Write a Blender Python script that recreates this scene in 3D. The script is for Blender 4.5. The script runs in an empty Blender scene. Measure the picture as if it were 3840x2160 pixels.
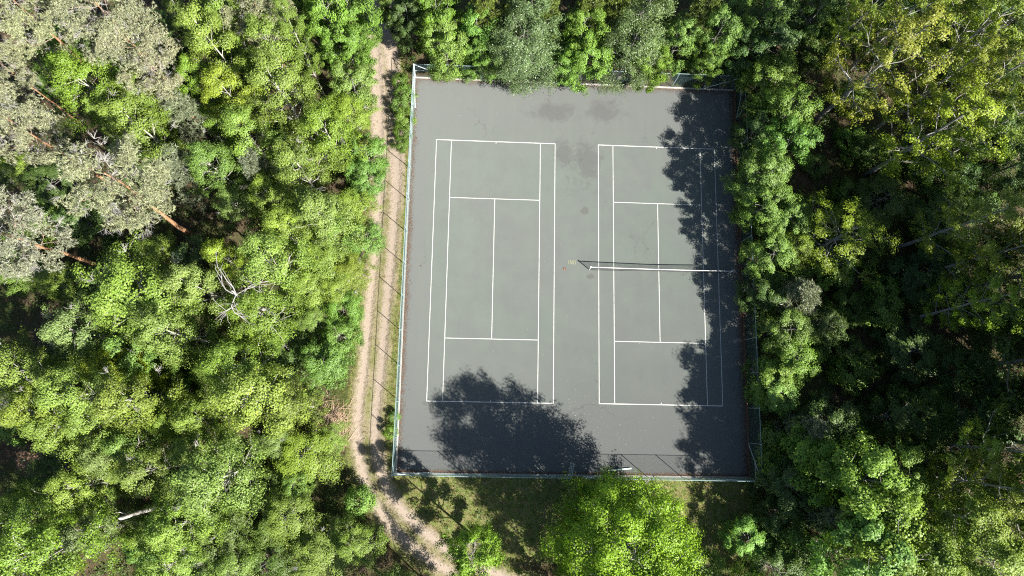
import bpy, math, random
import numpy as np
from mathutils import Matrix, Vector

# ------------------------------------------------------------------ scene, camera, sky, sun
scene = bpy.context.scene
col = scene.collection
F_PX, W_PX, H_PX = 2600.0, 3840.0, 2160.0
CAM = np.array([4.2354, -0.3998, 60.9658])
def _rot(rx, ry, rz):
    cx, sx, cy, sy, cz, sz = math.cos(rx), math.sin(rx), math.cos(ry), math.sin(ry), math.cos(rz), math.sin(rz)
    X = np.array([[1, 0, 0], [0, cx, -sx], [0, sx, cx]])
    Y = np.array([[cy, 0, sy], [0, 1, 0], [-sy, 0, cy]])
    Z = np.array([[cz, -sz, 0], [sz, cz, 0], [0, 0, 1]])
    return Z @ Y @ X
CR = _rot(0.16940, -0.05160, 0.01740)

cam_data = bpy.data.cameras.new('camera')
cam = bpy.data.objects.new('camera', cam_data)
col.objects.link(cam)
m4 = Matrix.Identity(4)
for i in range(3):
    for j in range(3):
        m4[i][j] = CR[i, j]
    m4[i][3] = CAM[i]
cam.matrix_world = m4
cam_data.sensor_width = 36.0
cam_data.lens = 36.0 * F_PX / W_PX
cam_data.clip_start = 0.5
cam_data.clip_end = 2000.0
scene.camera = cam

SUN_EL = math.radians(41.4)
SH = math.radians(141.0)                     # direction in which shadows fall
sun_vec = Vector((-math.cos(SH) * math.cos(SUN_EL), -math.sin(SH) * math.cos(SUN_EL), math.sin(SUN_EL)))
world = bpy.data.worlds.new('World')
scene.world = world
world.use_nodes = True
wn = world.node_tree.nodes
wl = world.node_tree.links
sky = wn.new('ShaderNodeTexSky')
sky.sky_type = 'NISHITA'
sky.sun_disc = False
sky.sun_elevation = SUN_EL
sky.sun_rotation = math.atan2(sun_vec.x, sun_vec.y)
wl.new(sky.outputs[0], wn['Background'].inputs[0])
wn['Background'].inputs[1].default_value = 0.05
sd = bpy.data.lights.new('sun', 'SUN')
sd.energy = 5.0
sd.angle = math.radians(0.5)
sd.color = (1.0, 0.95, 0.86)
so = bpy.data.objects.new('sun', sd)
so.rotation_euler = sun_vec.to_track_quat('Z', 'Y').to_euler()
so.location = (40, -30, 60)
col.objects.link(so)

scene.view_settings.view_transform = 'Standard'
scene.view_settings.look = 'None'
scene.view_settings.gamma = 1.0
scene.view_settings.use_curve_mapping = False
scene.view_settings.exposure = 1.5
scene.cycles.max_bounces = 6
scene.cycles.filter_width = 1.15
scene.cycles.diffuse_bounces = 3
scene.cycles.transmission_bounces = 4
scene.cycles.use_denoising = False

def gp(x, y, z=0.0):
    """photo pixel -> point on the horizontal plane at height z"""
    d = CR @ np.array([(x - W_PX / 2) / F_PX, -(y - H_PX / 2) / F_PX, -1.0])
    return CAM + d * ((z - CAM[2]) / d[2])
def pj(P):
    q = (np.asarray(P, float) - CAM) @ CR
    return W_PX / 2 - F_PX * q[0] / q[2], H_PX / 2 + F_PX * q[1] / q[2]
ZK = 2.0125
def zp(c, r, x, y):                           # reading taken in a 2x enlargement of one ninth of the photo
    return c * 1280 + x / ZK, r * 720 + y / ZK

# ------------------------------------------------------------------ helpers
class MB:
    """collects geometry of ONE mesh"""
    def __init__(s):
        s.v, s.f, s.n = [], [], 0
    def add(s, V, Fc):
        V = np.asarray(V, float)
        s.v.append(V)
        s.f += [[i + s.n for i in f] for f in Fc]
        s.n += len(V)
    def box(s, a, b):
        (x0, y0, z0), (x1, y1, z1) = a, b
        s.add([(x0, y0, z0), (x1, y0, z0), (x1, y1, z0), (x0, y1, z0), (x0, y0, z1), (x1, y0, z1), (x1, y1, z1), (x0, y1, z1)],
              [(3, 2, 1, 0), (4, 5, 6, 7), (0, 1, 5, 4), (1, 2, 6, 5), (2, 3, 7, 6), (3, 0, 4, 7)])
    def tube(s, P, R, k=6, cap=True):
        P = np.asarray(P, float)
        n = len(P)
        R = np.broadcast_to(np.asarray(R, float), (n,))
        T = np.gradient(P, axis=0)
        T /= np.linalg.norm(T, axis=1)[:, None] + 1e-9
        ref = np.array([0, 0, 1.0]) if abs(T[:, 2]).mean() < .8 else np.array([1.0, 0, 0])
        U = np.cross(T, ref); U /= np.linalg.norm(U, axis=1)[:, None] + 1e-9
        W = np.cross(T, U)
        a = np.arange(k) * 2 * math.pi / k
        V = P[:, None] + R[:, None, None] * (np.cos(a)[None, :, None] * U[:, None] + np.sin(a)[None, :, None] * W[:, None])
        Fc = [(i * k + j, i * k + (j + 1) % k, (i + 1) * k + (j + 1) % k, (i + 1) * k + j) for i in range(n - 1) for j in range(k)]
        if cap:
            Fc += [tuple(range(k))[::-1], tuple(range((n - 1) * k, n * k))]
        s.add(V.reshape(-1, 3), Fc)
    def mesh(s, name, smooth=False):
        me = bpy.data.meshes.new(name)
        me.from_pydata(np.concatenate(s.v).tolist(), [], s.f)
        if smooth:
            me.polygons.foreach_set('use_smooth', [True] * len(me.polygons))
        me.update()
        return me
    def build(s, name, mat, parent=None, smooth=False):
        return obj(name, s.mesh(name, smooth), mat, parent)

def obj(name, me, mat, parent=None):
    if mat is not None and not me.materials:
        me.materials.append(mat)
    o = bpy.data.objects.new(name, me)
    col.objects.link(o)
    if parent is not None:
        o.parent = parent
    return o
def empty(name, loc, label=None, cat=None, group=None):
    o = bpy.data.objects.new(name, None)
    o.empty_display_size = 0.3
    o.location = loc
    col.objects.link(o)
    return tag(o, label, cat, group)
def tag(o, label=None, cat=None, group=None, kind=None):
    for k, v in (('label', label), ('category', cat), ('group', group), ('kind', kind)):
        if v:
            o[k] = v
    return o

def quads_mesh(name, V, nper, tint=None):
    """V: (n, nper, 3) loose faces; tint: one float per face"""
    n = len(V)
    me = bpy.data.meshes.new(name)
    me.vertices.add(n * nper)
    me.vertices.foreach_set('co', np.ascontiguousarray(V, dtype=np.float32).ravel())
    me.loops.add(n * nper)
    me.loops.foreach_set('vertex_index', np.arange(n * nper, dtype=np.int32))
    me.polygons.add(n)
    me.polygons.foreach_set('loop_start', np.arange(0, n * nper, nper, dtype=np.int32))
    me.update(calc_edges=True)
    if tint is not None:
        at = me.attributes.new('tint', 'FLOAT', 'FACE')
        at.data.foreach_set('value', np.asarray(tint, dtype=np.float32))
    return me

# ------------------------------------------------------------------ materials
def mat_new(name):
    m = bpy.data.materials.new(name)
    m.use_nodes = True
    nt = m.node_tree
    return m, nt, nt.nodes, nt.links, nt.nodes['Principled BSDF']
def ramp(nodes, pts):
    r = nodes.new('ShaderNodeValToRGB')
    e = r.color_ramp.elements
    while len(e) < len(pts):
        e.new(0.5)
    for k, (p, c) in zip(e, pts):
        k.position = p
        k.color = (*c, 1) if len(c) == 3 else c
    return r
def noise(nodes, links, vec, scale, detail=6, rough=.6, dist=0.0):
    n = nodes.new('ShaderNodeTexNoise')
    n.inputs['Scale'].default_value = scale
    n.inputs['Detail'].default_value = detail
    n.inputs['Roughness'].default_value = rough
    n.inputs['Distortion'].default_value = dist
    if vec is not None:
        links.new(vec, n.inputs['Vector'])
    return n.outputs['Fac']
def mixc(nodes, links, f, a, b, blend='MIX'):
    n = nodes.new('ShaderNodeMix')
    n.data_type = 'RGBA'
    n.blend_type = blend
    for sock, v in ((n.inputs[0], f), (n.inputs[6], a), (n.inputs[7], b)):
        if hasattr(v, 'is_output'):
            links.new(v, sock)
        elif isinstance(v, (int, float)):
            sock.default_value = v
        else:
            sock.default_value = (*v, 1)
    return n.outputs[2]
def mth(nodes, links, op, a, b=None, clamp=False):
    n = nodes.new('ShaderNodeMath')
    n.operation = op
    n.use_clamp = clamp
    for k, v in ((0, a), (1, b)):
        if v is None:
            continue
        if hasattr(v, 'is_output'):
            links.new(v, n.inputs[k])
        else:
            n.inputs[k].default_value = v
    return n.outputs[0]
def mrange(nodes, links, v, a, b, c=0.0, d=1.0):
    n = nodes.new('ShaderNodeMapRange')
    links.new(v, n.inputs[0])
    for k, x in zip((1, 2, 3, 4), (a, b, c, d)):
        n.inputs[k].default_value = x
    return n.outputs[0]
def bump(nodes, links, bs, h, strength, dist):
    b = nodes.new('ShaderNodeBump')
    b.inputs['Strength'].default_value = strength
    b.inputs['Distance'].default_value = dist
    links.new(h, b.inputs['Height'])
    links.new(b.outputs[0], bs.inputs['Normal'])

def simple(name, c, rough=.6, metal=0.0, var=.25, scale=6.0):
    m, nt, N, L, bs = mat_new(name)
    tc = N.new('ShaderNodeTexCoord')
    f = noise(N, L, tc.outputs['Object'], scale)
    c = np.array(c)
    L.new(mixc(N, L, f, tuple(c * (1 - var)), tuple(np.minimum(c * (1 + var), .95))), bs.inputs['Base Color'])
    bs.inputs['Roughness'].default_value = rough
    bs.inputs['Metallic'].default_value = metal
    return m

def leaf_mat(name, rough=.5, trans=.22, spread=.32, spec=.35, shift=(1.06, 1.05, .8)):
    """leaf colour comes from the tree (object colour), varied leaf by leaf"""
    m, nt, N, L, bs = mat_new(name)
    oi = N.new('ShaderNodeObjectInfo')
    at = N.new('ShaderNodeAttribute')
    at.attribute_name = 'tint'
    v = mrange(N, L, at.outputs['Fac'], 0, 1, 1 - spread, 1 + spread)
    sc = N.new('ShaderNodeVectorMath'); sc.operation = 'SCALE'
    L.new(oi.outputs['Color'], sc.inputs[0]); L.new(v, sc.inputs['Scale'])
    warm = N.new('ShaderNodeVectorMath'); warm.operation = 'MULTIPLY'
    L.new(sc.outputs[0], warm.inputs[0]); warm.inputs[1].default_value = shift
    f = mth(N, L, 'POWER', at.outputs['Fac'], 2.0)
    c = mixc(N, L, f, sc.outputs[0], warm.outputs[0])
    L.new(c, bs.inputs['Base Color'])
    bs.inputs['Roughness'].default_value = rough
    bs.inputs['Specular IOR Level'].default_value = spec
    tr = N.new('ShaderNodeBsdfTranslucent')
    ty = N.new('ShaderNodeVectorMath'); ty.operation = 'MULTIPLY'
    L.new(c, ty.inputs[0]); ty.inputs[1].default_value = (1.0, 1.2, .5)
    L.new(ty.outputs[0], tr.inputs['Color'])
    mx = N.new('ShaderNodeMixShader')
    mx.inputs[0].default_value = trans
    L.new(bs.outputs[0], mx.inputs[1]); L.new(tr.outputs[0], mx.inputs[2])
    L.new(mx.outputs[0], N['Material Output'].inputs['Surface'])
    return m

def bark_mat(name, c1, c2, scale, upper=None):
    m, nt, N, L, bs = mat_new(name)
    tc = N.new('ShaderNodeTexCoord')
    mp = N.new('ShaderNodeMapping'); mp.inputs['Scale'].default_value = (1, 1, .35)
    L.new(tc.outputs['Object'], mp.inputs[0])
    f = noise(N, L, mp.outputs[0], scale, 6, .7)
    c = mixc(N, L, mrange(N, L, f, .35, .65), c1, c2)
    if upper:
        sx = N.new('ShaderNodeSeparateXYZ'); L.new(tc.outputs['Object'], sx.inputs[0])
        c = mixc(N, L, mrange(N, L, sx.outputs[2], 1.0, 2.5), c, mixc(N, L, f, upper, tuple(np.array(upper) * .6)))
    L.new(c, bs.inputs['Base Color'])
    bs.inputs['Roughness'].default_value = .85
    bump(N, L, bs, f, .5, .03)
    return m

M = {}
M['leaf'] = leaf_mat('leaf')
M['leaf_gloss'] = leaf_mat('leaf_pale', rough=.4, spec=.5, trans=.25, shift=(1.1, 1.05, .95))
M['needle'] = leaf_mat('needle', rough=.45, trans=.12, spread=.4, spec=.45, shift=(1.12, 1.06, .95))
M['pinelimb'] = bark_mat('pine_limb', (.30, .23, .18), (.17, .13, .10), 6)
M['birch'] = bark_mat('birch_bark', (.62, .6, .55), (.2, .18, .16), 5)
M['pine'] = bark_mat('pine_bark', (.16, .12, .09), (.08, .06, .05), 7, upper=(.42, .22, .115))
M['grey'] = bark_mat('grey_bark', (.30, .29, .27), (.14, .13, .12), 6)
M['pale'] = bark_mat('aspen_bark', (.36, .35, .33), (.19, .18, .17), 5)
M['dead'] = bark_mat('dead_wood', (.38, .365, .35), (.22, .21, .20), 6)
M['brown'] = bark_mat('brown_bark', (.13, .10, .07), (.06, .05, .04), 6)

# ---- court surface
COURT = (-2.28, -5.98, 28.05, 29.72)
def court_material():
    m, nt, N, L, bs = mat_new('court_asphalt')
    tc = N.new('ShaderNodeTexCoord')
    P = tc.outputs['Object']
    sx = N.new('ShaderNodeSeparateXYZ'); L.new(P, sx.inputs[0])
    X, Y = sx.outputs[0], sx.outputs[1]
    big = noise(N, L, P, .11, 4, .55, .4)
    mid = noise(N, L, P, .5, 6, .62, .3)
    fine = noise(N, L, P, 9, 6, .75)
    tiny = noise(N, L, P, 2.4, 6, .7, .2)
    # green paint on the playing area, bare blue grey asphalt round it
    bxd = mth(N, L, 'MINIMUM', mth(N, L, 'MINIMUM', mth(N, L, 'ADD', X, .9), mth(N, L, 'SUBTRACT', 27.0, X)),
              mth(N, L, 'MINIMUM', mth(N, L, 'ADD', Y, 1.0), mth(N, L, 'SUBTRACT', 24.6, Y)))
    bxd = mth(N, L, 'ADD', bxd, mth(N, L, 'MULTIPLY', mth(N, L, 'SUBTRACT', mid, .5), 5.0))
    green = mixc(N, L, mrange(N, L, big, .36, .64), (.148, .163, .152), (.139, .169, .147))
    green = mixc(N, L, mrange(N, L, tiny, .35, .7, 0, .4), green, (.150, .172, .155))
    bare = mixc(N, L, mrange(N, L, mid, .32, .68), (.138, .149, .144), (.150, .162, .154))
    c = mixc(N, L, mrange(N, L, bxd, -1.2, 1.6), bare, green)
    c = mixc(N, L, mrange(N, L, mid, .3, .75, 0, .6), c, (.116, .125, .125))
    # streaks left by rolling and sweeping, along the court
    mp = N.new('ShaderNodeMapping'); mp.inputs['Scale'].default_value = (.9, .06, 1)
    L.new(P, mp.inputs[0])
    st = noise(N, L, mp.outputs[0], 1.3, 5, .6)
    c = mixc(N, L, mrange(N, L, st, .45, .75, 0, .35), c, (.146, .176, .152))
    # dusty purple grey margins, brown dirt against the edges
    def edge(v, lo, hi):
        return mth(N, L, 'MINIMUM', mth(N, L, 'SUBTRACT', v, lo), mth(N, L, 'SUBTRACT', hi, v))
    wob = mth(N, L, 'MULTIPLY', mth(N, L, 'SUBTRACT', mid, .5), 1.6)
    ed = mth(N, L, 'ADD', mth(N, L, 'MINIMUM', edge(X, COURT[0], COURT[2]), edge(Y, COURT[1], COURT[3])), wob)
    c = mixc(N, L, mrange(N, L, ed, .2, 1.8, .6, 0), c, (.134, .142, .141))
    c = mixc(N, L, mrange(N, L, ed, .08, .5, .75, 0), c, (.105, .088, .072))
    # darker grey towards the ends, mostly the lower one
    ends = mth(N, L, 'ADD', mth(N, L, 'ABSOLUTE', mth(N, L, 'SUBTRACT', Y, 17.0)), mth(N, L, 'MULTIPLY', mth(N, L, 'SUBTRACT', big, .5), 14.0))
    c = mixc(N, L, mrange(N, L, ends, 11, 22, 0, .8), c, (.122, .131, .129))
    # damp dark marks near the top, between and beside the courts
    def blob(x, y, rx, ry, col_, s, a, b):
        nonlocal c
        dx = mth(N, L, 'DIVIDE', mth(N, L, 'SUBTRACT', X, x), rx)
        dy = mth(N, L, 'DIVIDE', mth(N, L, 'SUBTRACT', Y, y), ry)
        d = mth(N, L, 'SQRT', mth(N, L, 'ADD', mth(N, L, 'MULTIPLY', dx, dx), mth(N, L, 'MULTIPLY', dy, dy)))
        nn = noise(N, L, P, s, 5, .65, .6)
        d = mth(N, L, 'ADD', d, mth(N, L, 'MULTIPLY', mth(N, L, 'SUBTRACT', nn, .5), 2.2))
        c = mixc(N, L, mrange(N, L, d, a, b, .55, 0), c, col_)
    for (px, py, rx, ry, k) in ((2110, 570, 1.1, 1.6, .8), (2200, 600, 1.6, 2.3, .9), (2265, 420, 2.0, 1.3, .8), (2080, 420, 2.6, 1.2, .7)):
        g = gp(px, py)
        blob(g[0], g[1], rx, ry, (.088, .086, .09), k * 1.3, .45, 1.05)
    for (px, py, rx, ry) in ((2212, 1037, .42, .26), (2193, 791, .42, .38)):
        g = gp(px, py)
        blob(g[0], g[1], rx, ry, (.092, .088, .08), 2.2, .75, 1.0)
    # fine cracks, only in places
    vo = N.new('ShaderNodeTexVoronoi'); vo.feature = 'DISTANCE_TO_EDGE'; vo.inputs['Scale'].default_value = .16
    wv = N.new('ShaderNodeVectorMath'); wv.operation = 'ADD'
    nz = N.new('ShaderNodeTexNoise'); nz.inputs['Scale'].default_value = .8; nz.inputs['Detail'].default_value = 5
    L.new(P, nz.inputs['Vector'])
    sc2 = N.new('ShaderNodeVectorMath'); sc2.operation = 'SCALE'; sc2.inputs['Scale'].default_value = 2.2
    L.new(nz.outputs['Color'], sc2.inputs[0]); L.new(P, wv.inputs[0]); L.new(sc2.outputs[0], wv.inputs[1]); L.new(wv.outputs[0], vo.inputs['Vector'])
    ck = mth(N, L, 'MULTIPLY', mrange(N, L, vo.outputs['Distance'], .002, .007, 1, 0), mrange(N, L, big, .5, .62, 0, .45))
    c = mixc(N, L, ck, c, (.07, .068, .064))
    L.new(mixc(N, L, mrange(N, L, fine, .3, .7, 0, .35), c, mixc(N, L, .45, c, (.12, .12, .12))), bs.inputs['Base Color'])
    bs.inputs['Roughness'].default_value = .85
    bs.inputs['Diffuse Roughness'].default_value = 1.0
    bs.inputs['Specular IOR Level'].default_value = .25
    bump(N, L, bs, fine, .25, .01)
    return m
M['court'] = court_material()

def paint_material(name, c):
    m, nt, N, L, bs = mat_new(name)
    tc = N.new('ShaderNodeTexCoord')
    f = noise(N, L, tc.outputs['Object'], 7, 6, .7)
    f2 = noise(N, L, tc.outputs['Object'], .45, 4, .6)
    w_ = mth(N, L, 'ADD', mrange(N, L, f, .45, .8, 0, .8), mrange(N, L, f2, .5, .75, 0, .35), True)
    L.new(mixc(N, L, w_, c, tuple(np.array(c) * .42)), bs.inputs['Base Color'])
    bs.inputs['Roughness'].default_value = .7
    return m
M['line'] = paint_material('line_paint', (.66, .66, .64))
M['yellow'] = paint_material('yellow_paint', (.34, .34, .17))
M['concrete'] = simple('edging_concrete', (.40, .375, .34), .9, var=.35, scale=4)
M['old_concrete'] = simple('weathered_edging', (.22, .215, .20), .9, var=.4, scale=4)
M['rust_edge'] = simple('rusty_edging', (.15, .075, .045), .9, var=.5, scale=3)
M['galv'] = simple('galvanised_tube', (.46, .52, .53), .45, .25, .15, 3)
M['wire'] = simple('green_coated_wire', (.14, .225, .245), .5, 0, .15, 3)
M['teal'] = simple('teal_painted_tube', (.29, .40, .41), .5, .1, .2, 4)
M['white'] = simple('white_painted_metal', (.80, .80, .79), .4, 0, .06)
M['tape'] = simple('white_net_tape', (.80, .80, .79), .8, 0, .06)
M['cord'] = simple('black_net_cord', (.035, .037, .04), .8, 0, .2)
M['rust'] = simple('rusted_iron', (.16, .07, .04), .9, .2, .5, 20)
M['socket'] = simple('pale_plug', (.55, .42, .36), .8, 0, .2)
M['mint'] = simple('mint_painted_board', (.62, .74, .66), .6, 0, .12, 4)
M['dark'] = simple('dark_handle', (.05, .05, .05), .7)

# ---- ground and path
def ground_material():
    m, nt, N, L, bs = mat_new('forest_floor')
    tc = N.new('ShaderNodeTexCoord')
    P = tc.outputs['Object']
    a = N.new('ShaderNodeAttribute'); a.attribute_name = 'zone'
    sp = N.new('ShaderNodeSeparateColor'); L.new(a.outputs['Color'], sp.inputs[0])
    n1 = noise(N, L, P, .35, 6, .65)
    n2 = noise(N, L, P, 1.7, 7, .7)
    n3 = noise(N, L, P, 9, 6, .75)
    litter = mixc(N, L, mrange(N, L, n2, .3, .7), (.050, .037, .024), (.125, .090, .058))
    moss = mixc(N, L, mrange(N, L, n3, .3, .7), (.035, .052, .015), (.085, .100, .032))
    fl = mixc(N, L, mrange(N, L, n1, .45, .6), litter, moss)
    straw = mixc(N, L, mrange(N, L, n3, .3, .7), (.15, .125, .06), (.29, .245, .13))
    grass = mixc(N, L, mrange(N, L, n3, .3, .7), (.075, .115, .026), (.175, .205, .062))
    gr = mixc(N, L, mrange(N, L, n2, .36, .56), straw, grass)
    w = mth(N, L, 'ADD', sp.outputs[0], mth(N, L, 'MULTIPLY', mth(N, L, 'SUBTRACT', n2, .5), .9))
    c = mixc(N, L, mrange(N, L, w, .35, .6), fl, gr)
    w2 = mth(N, L, 'ADD', sp.outputs[1], mth(N, L, 'MULTIPLY', mth(N, L, 'SUBTRACT', n2, .5), .9))
    c = mixc(N, L, mrange(N, L, w2, .35, .65), c, mixc(N, L, n3, (.17, .10, .06), (.33, .22, .15)))
    L.new(c, bs.inputs['Base Color'])
    bs.inputs['Roughness'].default_value = .95
    bs.inputs['Specular IOR Level'].default_value = .1
    bump(N, L, bs, mth(N, L, 'ADD', n3, n2), .9, .12)
    return m
M['ground'] = ground_material()
def path_material():
    m, nt, N, L, bs = mat_new('path_dirt')
    tc = N.new('ShaderNodeTexCoord')
    P = tc.outputs['Object']
    a = N.new('ShaderNodeAttribute'); a.attribute_name = 'across'
    n1 = noise(N, L, P, .5, 5, .6)
    n2 = noise(N, L, P, 2.6, 7, .7)
    n3 = noise(N, L, P, 11, 6, .75)
    u = mth(N, L, 'ADD', a.outputs['Fac'], mth(N, L, 'MULTIPLY', mth(N, L, 'SUBTRACT', n2, .5), 1.0))
    au = mth(N, L, 'ABSOLUTE', u)
    d = mth(N, L, 'ABSOLUTE', mth(N, L, 'SUBTRACT', au, .74))       # distance from the nearer wheel track
    dirt = mixc(N, L, mrange(N, L, n3, .25, .75), (.245, .198, .155), (.355, .296, .242))
    straw = mixc(N, L, mrange(N, L, n3, .3, .7), (.16, .135, .08), (.275, .235, .155))
    grass = mixc(N, L, mrange(N, L, n3, .3, .7), (.10, .115, .04), (.20, .19, .085))
    gr = mixc(N, L, mrange(N, L, n1, .42, .6), straw, grass)
    b = N.new('ShaderNodeAttribute'); b.attribute_name = 'bare'
    dd = mth(N, L, 'SUBTRACT', d, b.outputs['Fac'])
    c = mixc(N, L, mrange(N, L, dd, .14, .62), dirt, gr)
    L.new(c, bs.inputs['Base Color'])
    bs.inputs['Roughness'].default_value = .95
    bs.inputs['Specular IOR Level'].default_value = .1
    bump(N, L, bs, mth(N, L, 'ADD', n3, mth(N, L, 'MULTIPLY', mrange(N, L, d, .2, .5), 1.5)), .7, .06)
    return m
M['path'] = path_material()

# ------------------------------------------------------------------ the setting
PATH_PX = [(1340, -260), (1385, -120), (1412, 0), (1428, 110), (1440, 225), (1450, 340), (1452, 430), (1450, 500), (1455, 560), (1460, 650),
           (1452, 750), (1445, 850), (1438, 950), (1428, 1050), (1417, 1150), (1407, 1260), (1398, 1380), (1384, 1480), (1374, 1570),
           (1374, 1670), (1392, 1770), (1432, 1870), (1495, 1955), (1575, 2030), (1665, 2095), (1765, 2150), (1880, 2205), (2020, 2260), (2200, 2330)]
pc = np.array([gp(*q)[:2] for q in PATH_PX])
def resample(P, step):
    d = np.r_[0, np.cumsum(np.linalg.norm(np.diff(P, axis=0), axis=1))]
    t = np.arange(0, d[-1], step)
    Q = np.c_[np.interp(t, d, P[:, 0]), np.interp(t, d, P[:, 1])]
    for _ in range(6):
        Q[1:-1] = (Q[:-2] + 2 * Q[1:-1] + Q[2:]) / 4
    return Q
PATH = resample(pc, .5)
def path_dist(x, y):
    return np.sqrt(((PATH - (x, y)) ** 2).sum(1)).min()
def in_court(x, y, mrg=0.0):
    return COURT[0] - mrg < x < COURT[2] + mrg and COURT[1] - mrg < y < COURT[3] + mrg

def build_ground():
    def axis(lo, hi, far):
        a = np.arange(lo, hi + .01, .6)
        return np.r_[lo - far, lo - far * .4, lo - far * .12, a, hi + far * .12, hi + far * .4, hi + far]
    xs, ys = axis(-46, 64, 500), axis(-24, 48, 500)
    gx, gy = np.meshgrid(xs, ys)
    V = np.c_[gx.ravel(), gy.ravel(), np.zeros(gx.size)]
    nx, ny = len(xs), len(ys)
    I = np.arange(nx * ny).reshape(ny, nx)
    Q = np.stack([I[:-1, :-1], I[:-1, 1:], I[1:, 1:], I[1:, :-1]], -1).reshape(-1, 4)
    me = bpy.data.meshes.new('ground')
    me.from_pydata(V.tolist(), [], Q.tolist())
    zone = np.zeros((len(V), 4), np.float32); zone[:, 3] = 1
    for k, (x, y, _) in enumerate(V):
        if abs(x) > 70 or abs(y) > 60:
            continue
        d = path_dist(x, y)
        z = max(0, 1 - max(0, d - 1.2) / 1.2)                             # verge of the path
        if -6 < x < COURT[0] + .3 and -8 < y < 24:
            z = 1.0                                                        # strip between path and fence
        if -2 < x < 32 and -14 < y < COURT[1]:
            z = max(z, 1 - max(0, (COURT[1] - y) - 5) / 4) * (1 if x < 29 else max(0, 1 - (x - 28) / 2))
        zone[k, 0] = z
        b = 0
        for (px, py, r) in ((1240, 1580, 2.3), (165, 260, 2.0), (830, 340, 1.5), (120, 1720, 2.5), (2870, 1380, 2.5), (700, 310, 1.6)):
            g = gp(px, py)
            b = max(b, 1 - math.hypot(x - g[0], y - g[1]) / r)
        zone[k, 1] = max(0, b)
    at = me.attributes.new('zone', 'FLOAT_COLOR', 'POINT')
    at.data.foreach_set('color', zone.ravel())
    o = obj('ground', me, M['ground'])
    return tag(o, 'forest floor of brown leaf litter, moss and dry grass', None, None, 'structure')
build_ground()

def build_path():
    T = np.gradient(PATH, axis=0)
    T /= np.linalg.norm(T, axis=1)[:, None]
    Nn = np.c_[-T[:, 1], T[:, 0]]
    us = np.linspace(-1.55, 1.55, 17)
    V = np.array([(p[0] + n[0] * u, p[1] + n[1] * u, .035 - .02 * (abs(abs(u) - .74) < .3) - .033 * (abs(u) > 1.5)) for p, n in zip(PATH, Nn) for u in us])
    k = len(us)
    Q = [(i * k + j, i * k + j + 1, (i + 1) * k + j + 1, (i + 1) * k + j) for i in range(len(PATH) - 1) for j in range(k - 1)]
    me = bpy.data.meshes.new('path')
    me.from_pydata(V.tolist(), [], Q)
    me.polygons.foreach_set('use_smooth', [True] * len(Q))
    me.attributes.new('across', 'FLOAT', 'POINT').data.foreach_set('value', np.tile(us, len(PATH)).astype(np.float32))
    bare = np.clip((PATH[:, 1] - 16) / 6, 0, 1) * .35 + np.clip((2 - PATH[:, 1]) / 6, 0, 1) * .06
    me.attributes.new('bare', 'FLOAT', 'POINT').data.foreach_set('value', np.repeat(bare, k).astype(np.float32))
    me.flip_normals() if me.polygons[0].normal.z < 0 else None
    o = obj('path', me, M['path'])
    tag(o, 'two-track dirt path curving past the fence of the tennis courts', None, None, 'structure')
build_path()

mb = MB()
mb.box((COURT[0], COURT[1], -.2), (COURT[2], COURT[3], .06))
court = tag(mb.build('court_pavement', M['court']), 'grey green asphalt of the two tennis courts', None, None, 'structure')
ZC = .06

def line(x0, y0, x1, y1, w, T, z=ZC + .004):
    """one painted line, a sheet in court coordinates carried by transform T"""
    d = np.array([x1 - x0, y1 - y0]); L_ = np.hypot(*d); d /= L_
    n = np.array([-d[1], d[0]]) * w / 2
    k = max(1, int(L_ / .8))
    rg = random.Random(int(x0 * 97 + y0 * 13 + x1 * 7 + y1))
    V, Fc = [], []
    for i in range(k + 1):
        p = np.array([x0, y0]) + d * L_ * i / k
        a, b = p + n * rg.uniform(.9, 1.1), p - n * rg.uniform(.9, 1.1)
        V += [(*T(*a), z), (*T(*b), z)]
        if i:
            Fc.append((2 * i - 2, 2 * i - 1, 2 * i + 1, 2 * i))
    mb_ = MB(); mb_.add(V, Fc)
    me_ = mb_.mesh('court_line')
    if me_.polygons[0].normal.z < 0:
        me_.flip_normals()
    return obj('court_line', me_, M['line'], court)
def court_lines(T):
    Wd, Lg, s, sv = 10.97, 23.77, 1.37, 5.485
    w, wb = .046, .06
    line(0, 0 + wb / 2, 0, Lg - wb / 2, w, T); line(Wd, wb / 2, Wd, Lg - wb / 2, w, T)
    line(-w / 2, 0, Wd + w / 2, 0, wb, T); line(-w / 2, Lg, Wd + w / 2, Lg, wb, T)
    for x in (s, Wd - s):
        line(x, wb / 2, x, sv - w / 2, w, T); line(x, sv - w / 2, x, Lg - wb / 2, w, T)
    for y in (sv, Lg - sv):
        line(s + w / 2, y, Wd - s - w / 2, y, w, T)
    line(Wd / 2, sv + w / 2, Wd / 2, Lg - sv - w / 2, w, T)
    line(Wd / 2, wb / 2, Wd / 2, .18, w, T); line(Wd / 2, Lg - .18, Wd / 2, Lg - wb / 2, w, T)
court_lines(lambda x, y: (x, y))
RX, RY, RTH = 14.997, .041, -.0006
court_lines(lambda x, y: (RX + x * math.cos(RTH) - y * math.sin(RTH), RY + x * math.sin(RTH) + y * math.cos(RTH)))

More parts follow.
